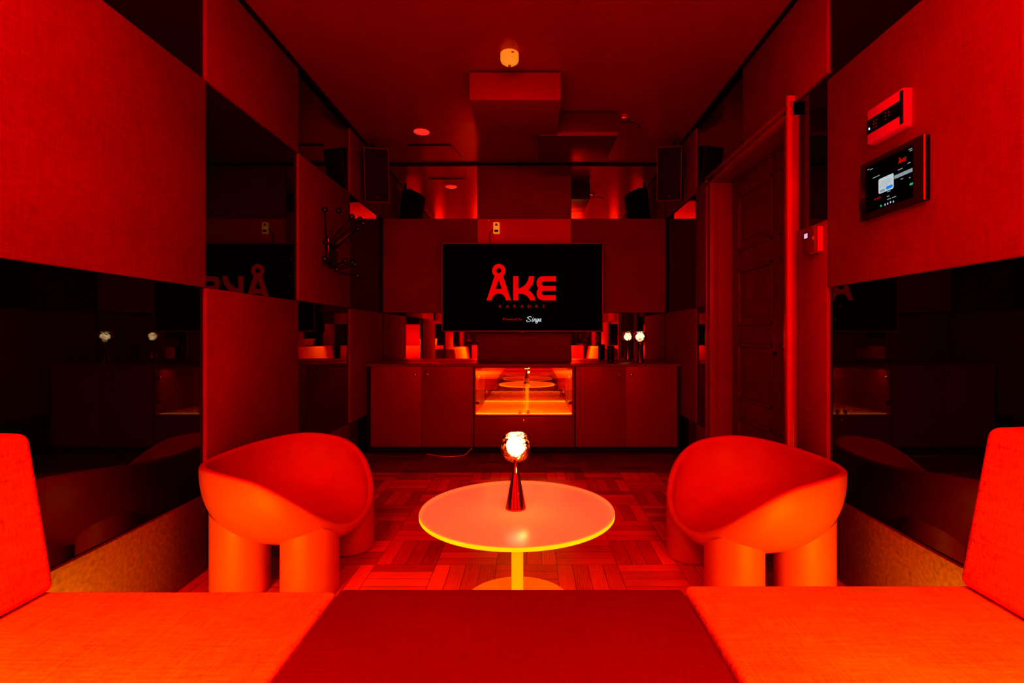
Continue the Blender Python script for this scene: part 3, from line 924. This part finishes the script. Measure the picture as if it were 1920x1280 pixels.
# ------------------------------------------------------------------ round bowl chairs
def make_chair(label, loc, rz):
    r = empty('bowl_chair', loc, rz, label, 'chair', 'chunky moulded chairs flanking the table')
    a, b, h0, h1, h2, h3, e, k = .337, .467, .49, .144, -.073, -.014, .825, .048
    zb = .165
    NP = 96
    def sp(c, ee): return math.copysign(abs(c) ** ee, c)
    def rim(ph, ins=0.):
        C, S = math.cos(ph), math.sin(ph)
        # soften the super-ellipse where it meets the axes
        X = (a - ins) * sp(C, e); Y = (b - ins) * sp(S, e) * (1 + k * C)
        z = h0 - h1 * C + h2 * math.cos(2 * ph) + h3 * math.cos(3 * ph)
        return X, Y, z
    prof = []
    for i in range(0, 17):                 # outer skin, bottom -> rim
        t = i / 16 * PI / 2
        prof.append(('o', math.sin(t) ** .92, 1 - math.cos(t) ** .9))
    bm = bmesh.new()
    rings = []
    th = .034
    for tag_, s, q in prof[1:]:
        ring = []
        for j in range(NP):
            ph = 2 * PI * j / NP
            X, Y, z = rim(ph)
            zz = zb + (z - th * .5 - zb) * q
            ring.append(bm.verts.new((X * s, Y * s, zz)))
        rings.append(ring)
    for m_ in range(1, 8):                 # rounded lip
        aa = PI * m_ / 8
        ring = []
        for j in range(NP):
            ph = 2 * PI * j / NP
            X, Y, z = rim(ph, th / 2 * (1 - math.cos(aa)))
            ring.append(bm.verts.new((X, Y, z - th * .5 + th * .5 * math.sin(aa))))
        rings.append(ring)
    for i in range(16, 0, -1):             # inner skin
        t = i / 16 * PI / 2
        s = math.sin(t) ** .92; q = 1 - math.cos(t) ** .9
        ring = []
        for j in range(NP):
            ph = 2 * PI * j / NP
            X, Y, z = rim(ph, th)
            zz = (zb + th) + (z - th * .5 - zb - th) * q
            ring.append(bm.verts.new((X * s, Y * s, zz)))
        rings.append(ring)
    bo = bm.verts.new((0, 0, zb)); ti = bm.verts.new((0, 0, zb + th))
    for A, B in zip(rings, rings[1:]):
        for j in range(NP):
            j2 = (j + 1) % NP
            bm.faces.new((A[j], A[j2], B[j2], B[j]))
    for j in range(NP):
        j2 = (j + 1) % NP
        bm.faces.new((bo, rings[0][j2], rings[0][j]))
        bm.faces.new((ti, rings[-1][j], rings[-1][j2]))
    bmesh.ops.smooth_vert(bm, verts=list(bm.verts), factor=.4, use_axis_x=True, use_axis_y=True, use_axis_z=True)
    bmesh.ops.recalc_face_normals(bm, faces=list(bm.faces))
    mbb = MB(); mbb.bm.free(); mbb.bm = bm
    sh = mbb.build('bowl_seat', CHAIR, r, ang=180)
    sub = sh.modifiers.new('sub', 'SUBSURF'); sub.levels = 1; sub.render_levels = 1
    def under(x, y):
        u, v = abs(x) / a, abs(y) / b
        q = (u ** (2 / e) + v ** (2 / e)) ** (e / 2)
        sc = min(q, .975)
        ph = math.atan2(math.copysign((v / q) ** (1 / e), y), math.copysign((u / q) ** (1 / e), x)) if q > 1e-6 else 0
        t = math.asin(sc ** (1 / .92))
        return zb + (rim(ph)[2] - th * .5 - zb) * (1 - math.cos(t) ** .9)
    for (lx, ly) in ((.185, -.235), (.185, .235), (-.13, -.235), (-.13, .235)):
        bl = bmesh.new()
        n = 64; LR = .122
        rings = []
        for (rr, kind) in ((.108, 0), (.118, .005), (LR, .016), (LR, .08), (LR, 't'), (LR * .7, 't'), (LR * .35, 't')):
            ring = []
            for j in range(n):
                x, y = lx + rr * math.cos(2 * PI * j / n), ly + rr * math.sin(2 * PI * j / n)
                ring.append(bl.verts.new((x, y, under(x, y) + .012 if kind == 't' else kind)))
            rings.append(ring)
        for A, Bq in zip(rings, rings[1:]):
            for j in range(n):
                j2 = (j + 1) % n
                bl.faces.new((A[j], A[j2], Bq[j2], Bq[j]))
        bl.faces.new(rings[0][::-1]); bl.faces.new(rings[-1])
        bmesh.ops.recalc_face_normals(bl, faces=list(bl.faces))
        ml_ = MB(); ml_.bm.free(); ml_.bm = bl
        ml_.build('leg', CHAIR, r, ang=50)
    return r
ch = make_chair('chunky orange-red bowl chair left of the table, facing right', (-1.157, 2.549, 0), -.035)
c2 = copy_tree(ch)
c2.location = (1.03, 2.462, 0)
c2.rotation_euler = (0, 0, 3.23)
c2['label'] = 'chunky orange-red bowl chair right of the table, in front of the door'

# ------------------------------------------------------------------ built-in seating in the foreground
SZ = .42
SF = 1.47                                   # front edge of the seats
def seat(x0, x1, y0, y1, bx, label, side, zt=SZ):
    r = empty('bench_sofa', ((x0 + x1) / 2, (y0 + y1) / 2, 0), 0, label, 'sofa', 'side sofas in the foreground')
    off = Vector(r.location)
    def B(mb, name, mat):
        bmesh.ops.translate(mb.bm, verts=list(mb.bm.verts), vec=-off)
        return mb.build(name, mat, r)
    B(MB().box(x0, x1, y0, y1, .24, zt, .016, 4), 'seat_cushion', SEAT)
    B(MB().box(x0 + .03, x1 - .03, y0 + .03, y1 - .08, 0, .24), 'plinth', LACQD)
    return r, B
xs0, xs1 = PX(636, SF), PX(1282, SF)
r, B = seat(XL + .003, xs0 - .004, YR + .5, SF, None, 'orange-red upholstered side sofa at left, against the left wall', -1)
B(MB().prism([(PX(110, SF), SZ + .003), (PX(62, SF), .867), (XL + .004, .872), (XL + .004, SZ + .003)], 'y', YR + .52, SF, .026, 5), 'backrest', SEAT)
r, B = seat(xs1 + .004, XR - .003, YR + .5, SF + .01, None, 'orange-red upholstered side sofa at right, under the wall tablet', 1, SZ + .012)
B(MB().prism([(PX(1797, SF), SZ + .015), (PX(1852, SF), .882), (XR - .004, .887), (XR - .004, SZ + .015)], 'y', YR + .52, SF + .01, .026, 5), 'backrest', SEAT)
ot = empty('upholstered_bench', ((xs0 + xs1) / 2, .6, 0), 0, 'dark maroon upholstered bench in foreground between the two sofas', 'bench')
off = Vector(ot.location)
mbx = MB().box(xs0 + .002, xs1 - .002, YR + .5, SF + .004, .25, SZ + .004, .014, 4)
bmesh.ops.translate(mbx.bm, verts=list(mbx.bm.verts), vec=-off); mbx.build('seat_cushion', BENCH, ot)
mbx = MB().box(xs0 + .03, xs1 - .03, YR + .5, SF - .08, 0, .25)
bmesh.ops.translate(mbx.bm, verts=list(mbx.bm.verts), vec=-off); mbx.build('plinth', LACQD, ot)
# rear seat behind the camera, seen in the mirrors
rs = empty('rear_sofa', (0, YR + .268, 0), 0, 'orange-red upholstered sofa along the wall behind the bench, seen in mirrors', 'sofa')
MB().box(XL + .003, XR - .003, -.248, .226, .02, SZ, .016, 3).build('seat_cushion', SEAT, rs)
MB().box(XL + .2, XR - .2, -.236, -.04, SZ + .002, .88, .03, 4).build('backrest', SEAT, rs)

# ------------------------------------------------------------------ lights
def area(name, loc, rot, sx, sy, col, power, spread=PI):
    l = bpy.data.lights.new(name, 'AREA')
    l.shape = 'RECTANGLE'
    l.size = sx; l.size_y = sy
    l.color = col; l.energy = power
    l.spread = spread
    o = bpy.data.objects.new(name, l)
    o.location = loc; o.rotation_euler = rot
    COL.objects.link(o)
    return o
RED = (1, .012, .004)
WARM = (1, .5, .01)
area('red_wash', (-.07, -.95, 2.22), (math.radians(86), 0, 0), 2.4, .25, (1, .022, .003), 75)
for sx_ in (-1.05, .92):
    area('seat_downlight', (sx_, .6, 2.93), (math.radians(6), 0, 0), .4, .4, (1, .02, .003), 34)
for sx_ in (-1.02, .9):
    area('near_fill', (sx_, -.25, 1.35), (math.radians(36), 0, 0), .34, .2, (1, .36, .005), 17, math.radians(100))  # unseen warm fills added behind the camera to turn the cushions orange
for sx_ in (-1.24, 1.14):
    area('leg_fill', (sx_, SF - .03, .14), (math.radians(97), 0, 0), .42, .06, WARM, 7)  # unseen warm fills added below the seat front to light the chair legs
area('rear_wall_fill', (-.06, -.55, .95), (math.radians(-125), 0, 0), 1.6, .2, (1, .06, .004), 60)  # unseen light added to brighten the rear wall for the mirrors
def point(name, loc, col, power, rad):
    l = bpy.data.lights.new(name, 'POINT')
    l.color = col; l.energy = power; l.shadow_soft_size = rad
    o = bpy.data.objects.new(name, l); o.location = loc
    COL.objects.link(o)
    return o
la = lampA.location
point('lamp_glow_fill', (la.x + .035, la.y - .062, la.z + .165), (1, .55, .08), .55, .012)  # extra light added outside the globe for a glow on the tabletop
area('niche_light', ((gx0 + gx1) / 2, CY + .12, nz1 - .01), (0, 0, 0), .85, .1, (1, .44, .05), 11)

w = bpy.data.worlds.new('world')
w.use_nodes = True
w.node_tree.nodes['Background'].inputs[0].default_value = (.02, .0008, .0005, 1)
w.node_tree.nodes['Background'].inputs[1].default_value = .3
scn.world = w
scn.view_settings.view_transform = 'Standard'
scn.view_settings.look = 'None'
scn.view_settings.exposure = 0
scn.view_settings.gamma = 1
scn.cycles.max_bounces = 12
scn.cycles.glossy_bounces = 8
scn.cycles.transparent_max_bounces = 12
scn.cycles.sample_clamp_indirect = 6

# camera response: deeper shadows, saturated red (the LED red lies outside the picture's gamut)
vs = scn.view_settings
vs.use_curve_mapping = True
cm = vs.curve_mapping
cm.use_clip = False
cm.extend = 'EXTRAPOLATED'
def setc(c, pts):
    while len(c.points) > 2:
        c.points.remove(c.points[1])
    c.points[0].location = pts[0]
    c.points[1].location = pts[-1]
    for p in pts[1:-1]:
        c.points.new(*p)
setc(cm.curves[3], [(0, 0), (1, 1)])
setc(cm.curves[0], [(0, 0), (.06, .022), (.2, .12), (.45, .40), (1, 1.05)])
setc(cm.curves[1], [(0, 0), (.008, .0), (.03, .012), (.12, .10), (1, 1.02)])
setc(cm.curves[2], [(0, 0), (.008, .0), (.03, .015), (.12, .11), (1, 1)])
cm.update()
